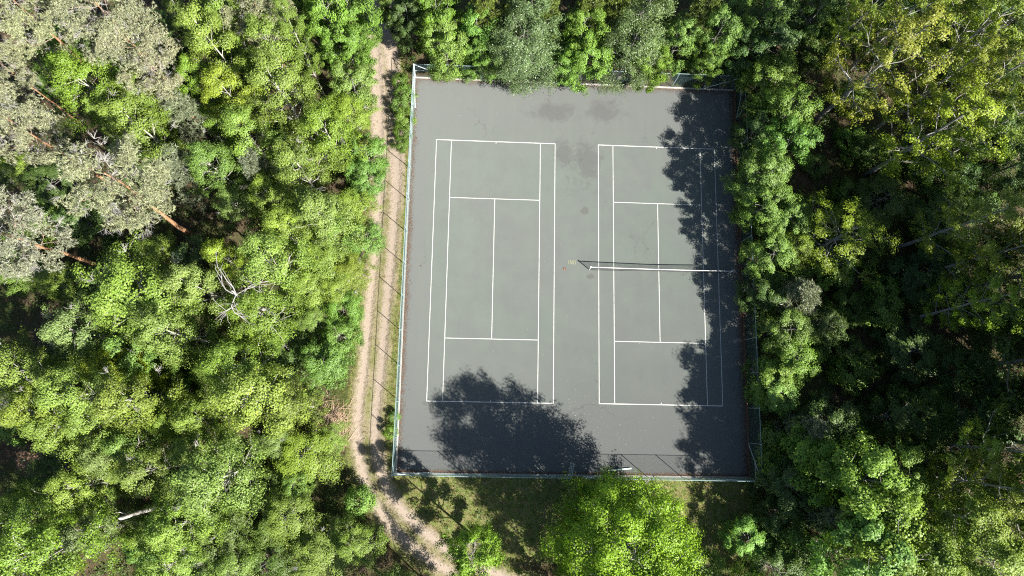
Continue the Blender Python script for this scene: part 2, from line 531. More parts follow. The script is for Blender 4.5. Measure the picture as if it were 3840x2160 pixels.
# painted letters UNI, upside down for the camera
def letters():
    strokes = {'U': [[(0, 1), (0, .3), (.12, .05), (.38, .05), (.5, .3), (.5, 1)]],
               'N': [[(0, 0), (0, 1), (.5, 0), (.5, 1)]], 'I': [[(.1, 0), (.1, 1)]]}
    g = gp(2144, 984)
    for ch, off in (('U', 0), ('N', .8), ('I', 1.6)):
        for st in strokes[ch]:
            V, Fc = [], []
            for a, b in zip(st[:-1], st[1:]):
                a, b = [np.array([g[0] - (p[0] + off - .9) * .36, g[1] - (p[1] - .5) * .38]) for p in (a, b)]
                d = (b - a) / np.linalg.norm(b - a); n = np.array([-d[1], d[0]]) * .014
                i = len(V)
                V += [(*(a + n), 0), (*(a - n), 0), (*(b - n), 0), (*(b + n), 0)]
                Fc.append((i, i + 1, i + 2, i + 3))
            V = [(x, y, ZC + .0045 + .0004 * (k // 4)) for k, (x, y, _) in enumerate(V)]
            q = MB(); q.add(V, Fc)
            o = q.build('painted_letter', M['yellow'], court)
            o['label'] = 'small pale yellow letter ' + ch + ' painted upside down on the court'
letters()

# edging strips round the court
def kerb(a, b, mat, label, w=.12):
    q = MB()
    q.box((a[0], a[1], -.1), (b[0], b[1], .13))
    return tag(q.build('kerb', mat), label, None, None, 'structure')
kerb((COURT[0], COURT[3] + .002, 0), (COURT[2], COURT[3] + .14, 0), M['concrete'], 'pale concrete edging along the upper end of the courts')
kerb((COURT[0], COURT[1] - .16, 0), (COURT[2], COURT[1] - .002, 0), M['old_concrete'], 'grey concrete edging along the lower end of the courts')
kerb((COURT[0] - .14, COURT[1] - .16, 0), (COURT[0] - .002, COURT[3] + .14, 0), M['concrete'], 'concrete edging on the path side of the courts')
kerb((COURT[2] + .002, COURT[1] - .16, 0), (COURT[2] + .14, COURT[3] + .14, 0), M['rust_edge'], 'rust brown edging on the wooded right side of the courts')

# ------------------------------------------------------------------ fence
FH = 2.68
def wire_mesh_data(w, h, pitch=.062, r=.0017):
    """woven diamonds: crossing diagonal wires between two posts, in the local x-z plane"""
    q = MB()
    s = pitch * math.sqrt(2)
    for sg in (1, -1):
        c = -h
        while c < w:
            # x = c + t, z = t (or mirrored)
            t0, t1 = max(0, -c), min(h, w - c)
            if t1 - t0 > .03:
                x0, x1 = c + t0, c + t1
                if sg < 0:
                    x0, x1 = w - x0, w - x1
                q.tube([(x0, sg * .0022, t0), (x1, sg * .0022, t1)], r, 3, cap=False)
            c += s
    q.tube([(0, 0, h * .995), (w, 0, h * .995)], .003, 3, cap=False)
    q.tube([(0, 0, .01), (w, 0, .01)], .003, 3, cap=False)
    return q.mesh('wire_mesh')
_panel = {}
def wire_panel(a, b, parent, z0=.1, h=FH - .12):
    a, b = np.array(a), np.array(b)
    w = np.linalg.norm(b - a)
    key = (round(w, 1), round(h, 2))
    if key not in _panel:
        _panel[key] = wire_mesh_data(key[0], key[1])
    o = obj('wire_mesh', _panel[key], M['wire'], parent)
    o.location = (a[0], a[1], z0)
    o.scale = (w / key[0], 1, 1)
    o.rotation_euler = (0, 0, math.atan2(b[1] - a[1], b[0] - a[0]))
    return o
def fence(posts, label, braces=(), skip=(), first=True, last=True, rail_skip=()):
    root = empty('chain_link_fence', (posts[0][0], posts[0][1], 0), label, 'fence', 'fences round the courts')
    off = np.array([posts[0][0], posts[0][1]])
    rg = random.Random(len(label))
    posts = [np.array(p) - off for p in posts]
    for i, p in enumerate(posts):
        if (i == 0 and not first) or (i == len(posts) - 1 and not last):
            continue
        q = MB()
        corner = i in (0, len(posts) - 1)
        lean = (rg.uniform(-.03, .03), rg.uniform(-.03, .03)) if not corner else (0, 0)
        q.tube([(p[0], p[1], 0), (p[0] + lean[0], p[1] + lean[1], FH)], .04 if corner else .03, 8)
        q.build('post', M['galv'] if corner else M['teal'], root)
    for i, (a, b) in enumerate(zip(posts[:-1], posts[1:])):
        if i in skip:
            continue
        wire_panel(a, b, root)
        q = MB()
        sag = rg.uniform(-.03, .0)
        mid = (a + b) / 2
        q.tube([(*a, FH - .03), (*mid, FH - .03 + sag), (*b, FH - .03)], .021, 6)
        q.build('top_rail', M['teal'], root)
    for i, j in braces:                                   # strut from the corner post's top to the next post's foot, and its tie
        a, b = posts[i], posts[j]
        n = (b - a) / np.linalg.norm(b - a)
        side = np.array([-n[1], n[0]]) * .07
        q = MB()
        q.tube([(*(a + side * .5), FH - .15), (*(b + side), .05)], .034, 8)
        q.build('brace', M['galv'], root)
        q = MB()
        q.tube([(*(a + side * .4), FH * .5), (*(a + (b - a) * .47 + side), FH * .5)], .026, 8)
        q.build('tie_rail', M['galv'], root)
    return root
TL_, TR_, BL_, BR_ = (-2.14, 29.8), (28.15, 29.95), (-2.4, -6.02), (28.2, -6.12)
lerp = lambda a, b, t: (a[0] + (b[0] - a[0]) * t, a[1] + (b[1] - a[1]) * t)
fence([lerp(TL_, TR_, k / 10) for k in range(11)], 'galvanised chain-link fence along the upper end, half buried under overhanging trees', braces=((0, 1), (10, 9)))
fence([lerp(BL_, TL_, k / 12) for k in range(13)], 'blue green chain-link fence beside the dirt path', braces=((0, 1), (12, 11)), first=True, last=False)
bx = [-2.4, .585, 3.39, 6.35, 9.3, 12.3, 13.42, 16.26, 19.1, 22.16, 25.2, 28.2]
fence([(x, -6.02 - .1 * (x + 2.4) / 30.6) for x in bx], 'chain-link fence along the lower end with a gateway in it', braces=((0, 1), (11, 10), (6, 7)), skip=(5,), first=False)
fence([lerp(BR_, TR_, k / 12) for k in range(13)], 'overgrown chain-link fence on the right against the dark wood', braces=((0, 1), (12, 11)), first=False, last=False)

# open gate leaf
g0 = (12.36, -6.0)
gate = empty('gate', (g0[0], g0[1], 0), 'open chain-link gate leaf swung into the court by the lime green tree', 'gate')
gd = np.array([math.sin(math.radians(7)), math.cos(math.radians(7))]) * 1.08
for a, b in (((0, 0, .2), (0, 0, 2.0)), ((*gd, .2), (*gd, 2.0))):
    q = MB(); q.tube([a, b], .022, 8); q.build('stile', M['galv'], gate)
for z in (.2, 1.1, 2.0):
    q = MB(); q.tube([(0, 0, z), (*gd, z)], .02, 8); q.build('rail', M['galv'], gate)
wire_panel((0, 0), gd, gate, .22, 1.76)

# ------------------------------------------------------------------ tennis net, post sockets, drag brush
def tennis_net():
    a, b = np.array([14.137, 11.96]), np.array([26.86, 11.94])
    root = empty('tennis_net', (a[0], a[1], ZC), 'black tennis net with white tape stretched between white posts across the right court', 'net')
    wdt = b[0] - a[0]
    dy = b[1] - a[1]
    top = lambda x: 1.07 - .156 * (1 - abs(2 * x / wdt - 1) ** 1.2)
    Y = lambda x: dy * x / wdt
    for x in (0, wdt):
        q = MB(); q.tube([(x, Y(x), 0), (x, Y(x), 1.09)], .042, 12)
        q.box((x - .06, Y(x) - .06, 1.085), (x + .06, Y(x) + .06, 1.12))
        q.build('net_post', M['white'], root)
    xs = np.linspace(.05, wdt - .05, 60)
    q = MB()
    for x0, x1 in zip(xs[:-1], xs[1:]):
        V = [(x, Y(x) + s * .02, top(x) + d) for x in (x0, x1) for s, d in ((-1, -.05), (1, -.05), (1, .012), (-1, .012))]
        q.add(V, [(0, 1, 5, 4), (1, 2, 6, 5), (2, 3, 7, 6), (3, 0, 4, 7)])
    q.build('net_tape', M['tape'], root)
    q = MB()
    n = int(wdt / .048)
    low = lambda x: .05 + .05 * math.sin(x * 2.1) ** 2
    for i in range(1, n):
        x = wdt * i / n
        q.tube([(x, Y(x), low(x)), (x, Y(x), top(x) - .04)], .0026, 3, cap=False)
    for k in range(20):
        t = k / 20
        P = [(x, Y(x), low(x) * (1 - t) + (top(x) - .04) * t) for x in np.linspace(.04, wdt - .04, 40)]
        q.tube(P, .004 if k == 0 else .0026, 3, cap=False)
    q.build('net_mesh', M['cord'], root)
    q = MB()
    q.tube([(.05, -.03, .03), (.9, -.045, .02), (1.8, -.04, .025), (2.6, -.05, .015), (3.4, -.02, .06), (4.4, 0, .1)], .011, 5)
    q.build('bottom_cord', M['cord'], root)
tennis_net()

def socket(x, y, label, big):
    root = empty('post_socket', (x, y, ZC), label, 'socket', None)
    r = .13 if big else .055
    q = MB()
    a = np.linspace(0, 2 * math.pi, 17)[:-1]
    V = [(rr * math.cos(t), rr * math.sin(t), z) for rr, z in ((r, .004), (r, .03), (r * .55, .035), (r * .5, .006)) for t in a]
    k = 16
    q.add(V, [(i * k + j, i * k + (j + 1) % k, (i + 1) * k + (j + 1) % k, (i + 1) * k + j) for i in range(3) for j in range(k)])
    q.build('rim', M['rust'], root)
    q = MB(); q.add([(r * .5 * math.cos(t), r * .5 * math.sin(t), .008) for t in a], [tuple(range(k))]); q.build('plug', M['socket'] if big else M['dark'], root)
    if big:
        q = MB(); q.tube([(.02, 0, .009), (.02, 0, .06)], .03, 10); q.build('bolt', M['rust'], root)
socket(11.911, 11.947, 'rusty round net post socket in the court left of the net', True)
socket(-.951, 11.858, 'small dark net post socket near the fence on the path side', False)

def drag_brush():
    k = 2576 / 480
    A, B, C_ = [gp(2060 + x / k, 1640 + y / k) for x, y in ((1178, 665), (1642, 622), (970, 415))]
    mid = (A + B) / 2
    root = empty('drag_brush', (mid[0], mid[1], ZC), 'mint white court drag brush with thin dark handle lying near the lower fence', 'brush')
    ang = math.atan2(B[1] - A[1], B[0] - A[0]); hl = np.linalg.norm(B - A) / 2
    q = MB(); q.box((-hl, -.055, .07), (hl, .055, .115)); o = q.build('board', M['mint'], root); o.rotation_euler = (0, 0, ang)
    q = MB()
    rg = random.Random(4)
    for i in range(160):
        x = -hl + .02 + (2 * hl - .04) * i / 159
        for s in (-.03, 0, .03):
            q.tube([(x, s, .07), (x + rg.uniform(-.01, .01), s + rg.uniform(-.012, .012), .002)], .003, 3, cap=False)
    o = q.build('bristles', M['dark'], root); o.rotation_euler = (0, 0, ang)
    q = MB(); q.tube([(0, .03, .11), (*((C_ - mid)[:2] * .5), .06), (*(C_ - mid)[:2], .02)], .016, 6); q.build('handle', M['dark'], root)
drag_brush()

# ------------------------------------------------------------------ trees
def unit(v):
    return v / (np.linalg.norm(v, axis=-1, keepdims=True) + 1e-9)
def leaves(rng, C, nrm, size, wid, fold=.18):
    """rhombus leaves: C (n,3) bases, nrm (n,3) leaf normals"""
    n = len(C)
    t = unit(np.cross(nrm, rng.normal(size=(n, 3))))
    b = np.cross(nrm, t)
    s = (size * rng.uniform(.65, 1.25, n))[:, None]
    w = s * wid
    p0 = C - t * s * .5
    p2 = C + t * s * .5 - nrm * s * .12
    p1 = C + b * w * .5 + nrm * s * fold * .5 + t * s * .08
    p3 = C - b * w * .5 + nrm * s * fold * .5 + t * s * .08
    return np.stack([p0, p1, p2, p3], 1)

def skeleton(rng, sp):
    """returns wood MB and list of (point, outward direction) where foliage sits"""
    H, R = sp['H'], sp['R']
    tq = q = MB()
    n = 9
    top = sp.get('top', .93)
    ts = np.linspace(0, 1, n)
    wig = np.cumsum(rng.normal(0, sp.get('wig', .06), (n, 2)), axis=0) * np.linspace(0, 1, n)[:, None]
    wig -= wig[0]
    wig *= H / 12
    tp = np.c_[wig, ts * H * top]
    r0 = sp['r0']
    q.tube(tp, r0 * (1.0 - .86 * ts ** .9) * (1 + .35 * np.exp(-ts * 22)), 8)
    if sp.get('limbs'):
        q = MB()
    tips = []
    at = lambda z: np.array([np.interp(z, tp[:, 2], tp[:, 0]), np.interp(z, tp[:, 2], tp[:, 1]), z])
    base, nl = sp['base'], sp['nl']
    shape = sp['shape']
    for i in range(nl):
        s = ((i + rng.uniform(.1, .9)) / nl) ** sp.get('pw', .85)
        env = max(.25, shape(s) * R * rng.uniform(*sp.get('envr', (.72, 1.12))))
        az = i * 2.39996 + rng.uniform(-.5, .5)
        zt = (base + (1 - base) * s) * H
        rise = sp['rise'] * env * rng.uniform(.6, 1.3)
        zs = min(max(zt - max(rise, 0), base * H * .8), H * top * .97)
        a = at(zs)
        d = np.array([math.cos(az), math.sin(az), 0])
        e = np.array([a[0], a[1], 0]) + d * env
        e[2] = min(zt, H * .99) + min(rise, 0)
        u = np.linspace(0, 1, 6)[:, None]
        ctrl = a * .45 + e * .55 + np.array([0, 0, sp.get('arch', -.12) * env]) + np.append(rng.normal(0, .08, 2) * env, 0)
        P = (1 - u) ** 2 * a + 2 * u * (1 - u) * ctrl + u ** 2 * e
        P[1:-1] += rng.normal(0, .03 * env, (4, 3))
        lr = max(.014, r0 * sp.get('lr', .36) * (1 - .75 * zs / H))
        q.tube(P, lr * (1 - .8 * u[:, 0]), 5, cap=False)
        tips.append((P[-1], d))
        tips.append((P[-2] * .5 + P[-1] * .5, d))
        for j in range(sp['sub']):
            v = rng.uniform(sp.get('sub0', .3), .98)
            k = int(v * 5); f = v * 5 - k
            p = P[k] * (1 - f) + P[min(k + 1, 5)] * f
            sd_ = 1 if j % 2 else -1
            ang = az + sd_ * rng.uniform(.5, 1.25)
            ln = env * rng.uniform(.2, .42) * (1.25 - .6 * v) + .2
            dd = np.array([math.cos(ang), math.sin(ang), rng.uniform(*sp.get('subz', (-.15, .55)))])
            e2 = p + dd * ln
            m_ = (p + e2) / 2 + rng.normal(0, .06, 3) * ln
            q.tube([p, m_, e2], [lr * .38, lr * .26, .008], 3, cap=False)
            tips.append((e2, unit(dd + d * .4)))
            if sp.get('dense', 1) > 1:
                tips.append((m_, unit(dd + d * .4)))
    tips.append((np.array([tp[-1, 0], tp[-1, 1], H * .97]), np.array([0, 0, 1.0])))
    return (tq, q if q is not tq else None), tips

def broadleaf(rng, sp):
    q, tips = skeleton(rng, sp)
    A, Nn, Tn = [], [], []
    axis_c = np.array([0, 0, sp['H'] * (sp['base'] * .4 + .6)])
    for p, d in tips:
        n = int(sp['lc'] * rng.uniform(.55, 1.4))
        cr = sp['cr'] * rng.uniform(.7, 1.25)
        o = unit(rng.normal(size=(n, 3))) * (rng.uniform(0, 1, (n, 1)) ** (.2 if sp.get('puff') else .45))
        o *= cr * np.array([1, 1, sp.get('flat', .62)])
        o += d * rng.uniform(-.3, .5, (n, 1)) * cr
        A.append(p + o)
        out = unit(p - axis_c)
        Nn.append(unit(np.array([0, 0, sp.get('upn', .6)]) + out * .7 + unit(o) * sp.get('puff', .6) + rng.normal(0, sp.get('nr', .32), (n, 3))))
        base_t = np.clip(rng.normal(.5, .14), .1, .9)
        Tn.append(np.clip(base_t + rng.normal(0, .2, n), 0, 1))
    C = np.concatenate(A)
    ok = C[:, 2] > .15
    V = leaves(rng, C[ok], np.concatenate(Nn)[ok], sp['ls'], sp.get('lw', .7))
    return q, quads_mesh('crown', V, 4, np.concatenate(Tn)[ok])

def conifer(rng, sp):
    """needle tufts at the shoots"""
    q, tips = skeleton(rng, sp)
    Vs, Tn = [], []
    for p, d in tips:
        k = int(sp['lc'] * rng.uniform(.6, 1.3))
        cr = sp['cr'] * rng.uniform(.7, 1.3)
        o = unit(rng.normal(size=(k, 3))) * (rng.uniform(0, 1, (k, 1)) ** .5) * cr * np.array([1, 1, sp.get('flat', .45)])
        tc = p + o
        nn = sp.get('nn', 8)
        bt = np.clip(rng.normal(.45, .17, k), 0, 1)
        axis_ = unit(np.array([0, 0, sp.get('upn', .7)]) + d * sp.get('outn', .5) + rng.normal(0, .35, (k, 3)))
        for r in range(nn):
            dirs = unit(axis_ * sp.get('axis', .7) + unit(rng.normal(size=(k, 3))))
            L_ = (sp['ls'] * rng.uniform(.7, 1.25, k))[:, None]
            side = unit(np.cross(dirs, rng.normal(size=(k, 3)))) * sp['lw'] * .5
            b0 = tc + dirs * L_ * .1
            Vs.append(np.stack([b0 - side, b0 + side, tc + dirs * L_], 1))
            Tn.append(np.clip(bt + rng.normal(0, .12, k), 0, 1))
    V = np.concatenate(Vs); T = np.concatenate(Tn)
    return q, quads_mesh('crown', V, 3, T)

dome = lambda s: math.sqrt(max(0, 1 - ((s - .38) / .66) ** 2))
round_ = lambda s: math.sqrt(max(0, 1 - ((s - .45) / .6) ** 2))
oval = lambda s: max(.05, math.sin(math.pi * min(1, .18 + .80 * s)) ** .8)
umbrella = lambda s: math.sqrt(max(.0, 1 - ((s - .55) / .6) ** 2))
cone = lambda s: max(.06, 1 - s) ** .9

SPEC = {
 'birch':  dict(fn=broadleaf, H=12, R=3.0, base=.28, nl=24, sub=5, dense=2, r0=.15, rise=.6, shape=oval, lc=72, cr=.48, envr=(.62, 1.15), ls=.125, lw=.72, flat=.7, bark='birch', leaf='leaf', sub0=.25, arch=.05, n=5),
 'maple':  dict(fn=broadleaf, H=10, R=3.0, base=.2, nl=24, sub=5, dense=2, r0=.16, rise=.5, shape=dome, puff=.9, nr=.35, envr=(.58, 1.15), lc=74, cr=.45, ls=.15, lw=.85, flat=.55, bark='grey', leaf='leaf', n=5),
 'willow': dict(fn=broadleaf, H=10, R=3.2, base=.18, nl=26, sub=7, dense=2, r0=.16, rise=.55, shape=dome, lc=56, cr=.5, ls=.15, lw=.4, flat=.9, upn=.5, nr=.6, bark='grey', leaf='leaf_gloss', n=3),
 'aspen':  dict(fn=broadleaf, H=18, R=4.2, base=.34, nl=24, sub=6, dense=2, r0=.24, rise=.75, shape=oval, lc=46, cr=.44, ls=.145, lw=.8, flat=.5, bark='pale', leaf='leaf', sub0=.2, lr=.34, envr=(.6, 1.15), n=4),
 'shrub':  dict(fn=broadleaf, H=3.4, R=1.6, base=.08, nl=14, sub=5, dense=2, r0=.05, rise=.7, shape=dome, lc=36, cr=.38, ls=.135, lw=.75, flat=.7, bark='brown', leaf='leaf', top=.85, n=4),
 'pine':   dict(fn=conifer, H=17, R=3.3, base=.56, nl=20, sub=7, dense=2, r0=.25, rise=.35, shape=umbrella, lc=13, cr=.55, ls=.22, lw=.05, nn=9, flat=.55, bark='pine', limbs='pinelimb', leaf='needle', wig=.09, lr=.32, n=4),
 'youngpine': dict(fn=conifer, H=8, R=1.8, base=.15, nl=28, sub=5, dense=2, r0=.1, rise=.35, shape=lambda s: max(.1, 1 - s) ** .6, lc=6, cr=.3, ls=.24, lw=.045, nn=8, flat=.6, upn=.5, bark='brown', leaf='needle', n=2),
 'spruce': dict(fn=conifer, H=15, R=2.6, base=.1, nl=60, sub=6, dense=2, r0=.19, rise=-.28, arch=.12, shape=cone, lc=6, cr=.32, ls=.24, lw=.06, nn=8, flat=.35, upn=.1, outn=.9, bark='brown', leaf='needle', subz=(-.35, .1), top=.99, n=2),
 'limemaple': dict(fn=broadleaf, H=15, R=5.4, base=.1, nl=58, sub=10, dense=2, r0=.34, rise=.4, shape=round_, sub0=.15, puff=1.2, nr=.28, lc=96, cr=.62, ls=.14, lw=.85, flat=.8, upn=.4, envr=(.8, 1.1), bark='grey', leaf='leaf', n=1, lr=.3),
}
PROTO = {}
def dead_twigs(rng, sp, n):
    """bare pale twigs standing in and on a pine's crown"""
    q = MB()
    H, R = sp['H'], sp['R']
    for i in range(n):
        az = rng.uniform(0, 6.28); s = rng.uniform(.1, .95)
        r = umbrella(s) * R * rng.uniform(.35, 1.0)
        p = np.array([r * math.cos(az), r * math.sin(az), H * (sp['base'] + (1 - sp['base']) * s) + (.25 if sp['R'] > 5 else -.1)])
        for k in range(rng.integers(4, 9)):
            d = unit(np.array([math.cos(az), math.sin(az), .35]) + rng.normal(0, .65, 3))
            ln = rng.uniform(.25, .8)
            e = p + d * ln; mm = p + d * ln * .5 + rng.normal(0, .07, 3)
            q.tube([p, mm, e], [.014, .010, .005], 3, cap=False)
            for _ in range(2):
                e2 = mm + unit(d + rng.normal(0, .6, 3)) * ln * .45
                q.tube([mm, e2], [.008, .004], 3, cap=False)
    return q.mesh('dead_twigs')
for k, (name, sp) in enumerate(SPEC.items()):
    L_ = []
    for v in range(sp['n']):
        rng = np.random.default_rng(1000 + 31 * k + v)
        wood, crown = sp['fn'](rng, sp)
        wm = wood[0].mesh('trunk', True); wm.materials.append(M[sp['bark']])
        lm = None
        if wood[1]:
            lm = wood[1].mesh('limbs', True); lm.materials.append(M[sp['limbs']])
        crown.materials.append(M[sp['leaf']])
        tw = None
        if name == 'pine' or (name == 'birch' and v in (1, 3)) or name == 'limemaple':
            tw = dead_twigs(rng, sp, {'pine': 80, 'birch': 6, 'limemaple': 34}[name]); tw.materials.append(M['dead'])
        L_.append((wm, lm, crown, tw))
    PROTO[name] = L_

COLOUR = {
 'B': (.174, .262, .046), 'Y': (.188, .268, .038), 'M': (.146, .250, .046), 'D': (.078, .136, .032), 'W': (.140, .215, .080),
 'P': (.300, .315, .195), 'p': (.175, .210, .125), 'T': (.190, .252, .030), 'S': (.135, .190, .036), 'K': (.212, .322, .028), 'L': (.150, .262, .036), 'G': (.160, .232, .068),
}
KIND = {  # code -> (species, object name, crown centre as fraction of height)
 'B': ('birch', 'birch_tree', .66), 'Y': ('birch', 'birch_tree', .66), 'G': ('birch', 'birch_tree', .66), 'M': ('maple', 'maple_tree', .62), 'D': ('maple', 'broadleaf_tree', .6),
 'W': ('willow', 'willow_tree', .6), 'P': ('pine', 'pine_tree', .8), 'p': ('youngpine', 'young_pine', .6), 'T': ('aspen', 'aspen_tree', .7),
 'S': ('spruce', 'spruce_tree', .55), 'K': ('limemaple', 'maple_tree', .62), 's': ('shrub', 'shrub', .6), 'L': ('maple', 'birch_tree', .62),
}
LOOK = {'B': 'yellow green birch', 'Y': 'bright yellow green birch', 'G': 'greyish green birch', 'M': 'fresh green maple', 'D': 'dark green broadleaf tree', 'W': 'pale grey green willow',
        'P': 'tan grey pine', 'p': 'small blue grey young pine', 'T': 'tall sparse olive aspen', 'S': 'olive spruce', 'K': 'big lime green maple', 's': 'leafy shrub', 'L': 'light green birch'}
CATEG = {'s': 'shrub'}
TREES = []
rgen = np.random.default_rng(77)
def plant(code, x, y, h, r, label=None, group=None, tint=1.0, variant=None, where=None):
    spn, oname, cf = KIND[code]
    sp = SPEC[spn]
    vs = PROTO[spn]
    i = len(TREES)
    wm, lm, cm, tw = vs[(i * 7 + i // 3) % len(vs) if variant is None else variant]
    o = empty(oname, (x, y, -.03))
    sc_ = r / sp['R']
    rz = rgen.uniform(0, 6.283)
    for nm, me in (('trunk', wm), ('limbs', lm), ('crown', cm), ('dead_twigs', tw)):
        if me is None:
            continue
        c = obj(nm, me, None, o)
        c.scale = (sc_, sc_, h / sp['H'])
        if nm == 'dead_twigs':
            c['kind'] = 'stuff'
        c.rotation_euler = (0, 0, rz)
        base = np.array(COLOUR['M' if code == 's' else code])
        j = rgen.normal(0, 1, 3)
        j *= .4 if code in 'PpWS' else 1
        v = base * (1 + .10 * j[0]) * np.array([1 + .06 * j[1], 1, 1 + .2 * j[2]]) * tint
        c.color = (*np.clip(v, .005, .9), 1)
    px, py = pj((x, y, h * cf))
    TREES.append(dict(o=o, code=code, x=x, y=y, h=h, r=r, px=px, py=py, label=label, group=group))
    return o
# openings in the left wood, read off the photo (pixel, pixel, radius)
GAPS = [(230, 420, 115), (300, 560, 120), (670, 238, 70), (1168, 298, 55), (800, 545, 50), (422, 958, 95), (795, 894, 75), (919, 844, 60), (124, 1142, 105), (1118, 1167, 60), (795, 1240, 60),
        (100, 1713, 120), (497, 1862, 80), (894, 1590, 95), (670, 1698, 55), (920, 2010, 85), (497, 2110, 60), (745, 1912, 50)]
def T_(code, c, r, x, y, rz, h, label=None, tint=1.0, variant=None, group=None):
    """tree whose crown centre is seen at (x, y) of enlargement (c, r), crown radius rz there, height h metres"""
    cf = KIND[code][2]
    px, py = zp(c, r, x, y)
    if c == 0 and not label and any(math.hypot(px - a, py - b) < q for a, b, q in GAPS):
        return
    if c == 0 and code in 'BMYGD' and not label:      # the wood's layers: tall crowns over low saplings
        h *= 1.22 if h >= 9 else .8
    g = gp(px, py, h * cf)
    rad = rz / ZK * (CAM[2] - h * cf) / F_PX * (.96 if code in 'BMYGD' and x + c * 1280 * ZK < 2700 else 1.02)
    gx, gy = g[0], g[1]
    if in_court(gx, gy, .35):                      # a trunk never stands on the court
        dx = [(gx - (COURT[0] - .6), 'l'), (COURT[2] + .6 - gx, 'r'), (gy - (COURT[1] - .6), 'b'), (COURT[3] + .6 - gy, 't')]
        k = min(dx)[1]
        gx, gy = (COURT[0] - .6, gy) if k == 'l' else (COURT[2] + .6, gy) if k == 'r' else (gx, COURT[1] - .6) if k == 'b' else (gx, COURT[3] + .6)
    d = PATH - (gx, gy); dd = np.sqrt((d ** 2).sum(1)); m = dd.argmin()
    if dd[m] < 1.5:                                # nor on the path
        v = -d[m] / max(dd[m], .01)
        gx, gy = PATH[m] + v * 1.55
    return plant(code, gx, gy, h, rad, label, group, tint, variant)

# --- the wood left of the path, upper third
for a in [('P', 180, 90, 260, 17), ('P', 800, 130, 300, 18), ('P', 1070, 490, 240, 15), ('P', 1900, 70, 240, 15), ('P', 50, 530, 130, 14), ('P', 110, 940, 240, 17),
          ('p', 1400, 880, 190, 9), ('p', 1370, 1270, 180, 9), ('p', 1970, 1280, 160, 8),
          ('B', 700, 660, 290, 11), ('B', 1060, 960, 270, 11), ('B', 1100, 760, 200, 10), ('B', 1700, 120, 220, 14), ('B', 1640, 370, 260, 13), ('B', 2090, 430, 260, 12),
          ('B', 2130, 690, 270, 12), ('Y', 1750, 720, 230, 10), ('B', 1510, 620, 170, 9), ('Y', 2230, 270, 140, 13), ('B', 1850, 1000, 240, 9), ('B', 1620, 880, 150, 7),
          ('M', 2480, 120, 230, 11), ('B', 2460, 1010, 250, 10), ('B', 2260, 1270, 250, 10), ('B', 1610, 1250, 210, 9), ('B', 2010, 1440, 190, 8), ('M', 480, 200, 120, 6),
          ('D', 520, 900, 170, 5), ('D', 720, 1080, 170, 5), ('Y', 130, 1260, 130, 7), ('D', 400, 1400, 210, 6), ('D', 1310, 260, 130, 7), ('G', 560, 330, 130, 7), ('M', 480, 420, 160, 8), ('B', 420, 620, 160, 8), ('B', 620, 900, 150, 7), ('B', 1380, 120, 150, 9),
          ('M', 2200, 40, 170, 9), ('D', 1900, 480, 150, 6), ('D', 2300, 620, 150, 6), ('M', 1250, 1180, 150, 6), ('B', 850, 900, 150, 9), ('D', 1320, 640, 120, 4)]:
    T_(a[0], 0, 0, *a[1:])
T_('P', 0, 0, 860, 1420, 340, 18, 'large tan pine with a bright orange trunk showing at its lower right', variant=1)
# --- middle third
T_('P', 0, 1, 90, 300, 300, 17, 'broad tan grey pine full of pale dead twigs at the left edge')
T_('B', 0, 1, 1060, 790, 400, 14, 'largest rounded yellow green birch crown of the left wood, left of the dead tree')
for a in [('D', 620, 250, 200, 8), ('Y', 1180, 440, 160, 5), ('M', 1570, 230, 150, 8), ('D', 1010, 430, 190, 5), ('B', 1290, 1060, 260, 12), ('B', 1480, 720, 230, 11),
          ('B', 1960, 930, 270, 10), ('B', 2050, 560, 270, 12), ('B', 2440, 190, 270, 10), ('B', 2440, 480, 230, 8), ('Y', 1690, 500, 160, 9), ('B', 1760, 80, 170, 8),
          ('B', 450, 680, 190, 8), ('D', 640, 700, 170, 6), ('B', 80, 850, 190, 9), ('G', 300, 1050, 240, 11), ('G', 650, 1060, 240, 11), ('D', 660, 1260, 160, 6), ('M', 1090, 1220, 180, 9),
          ('D', 500, 1190, 130, 5), ('B', 250, 1360, 260, 11), ('Y', 900, 1350, 220, 10), ('D', 1310, 1400, 150, 5), ('B', 1800, 1310, 260, 11), ('M', 2450, 1300, 210, 7),
          ('B', 2360, 960, 160, 5), ('D', 2150, 1160, 210, 4), ('D', 1580, 1110, 160, 4), ('B', 2300, 700, 200, 8), ('D', 1700, 250, 150, 5), ('D', 1450, 480, 150, 5),
          ('B', 2150, 300, 220, 10), ('B', 150, 640, 150, 7), ('B', 1600, 1350, 170, 7), ('D', 2050, 1350, 160, 5)]:
    T_(a[0], 0, 1, *a[1:])
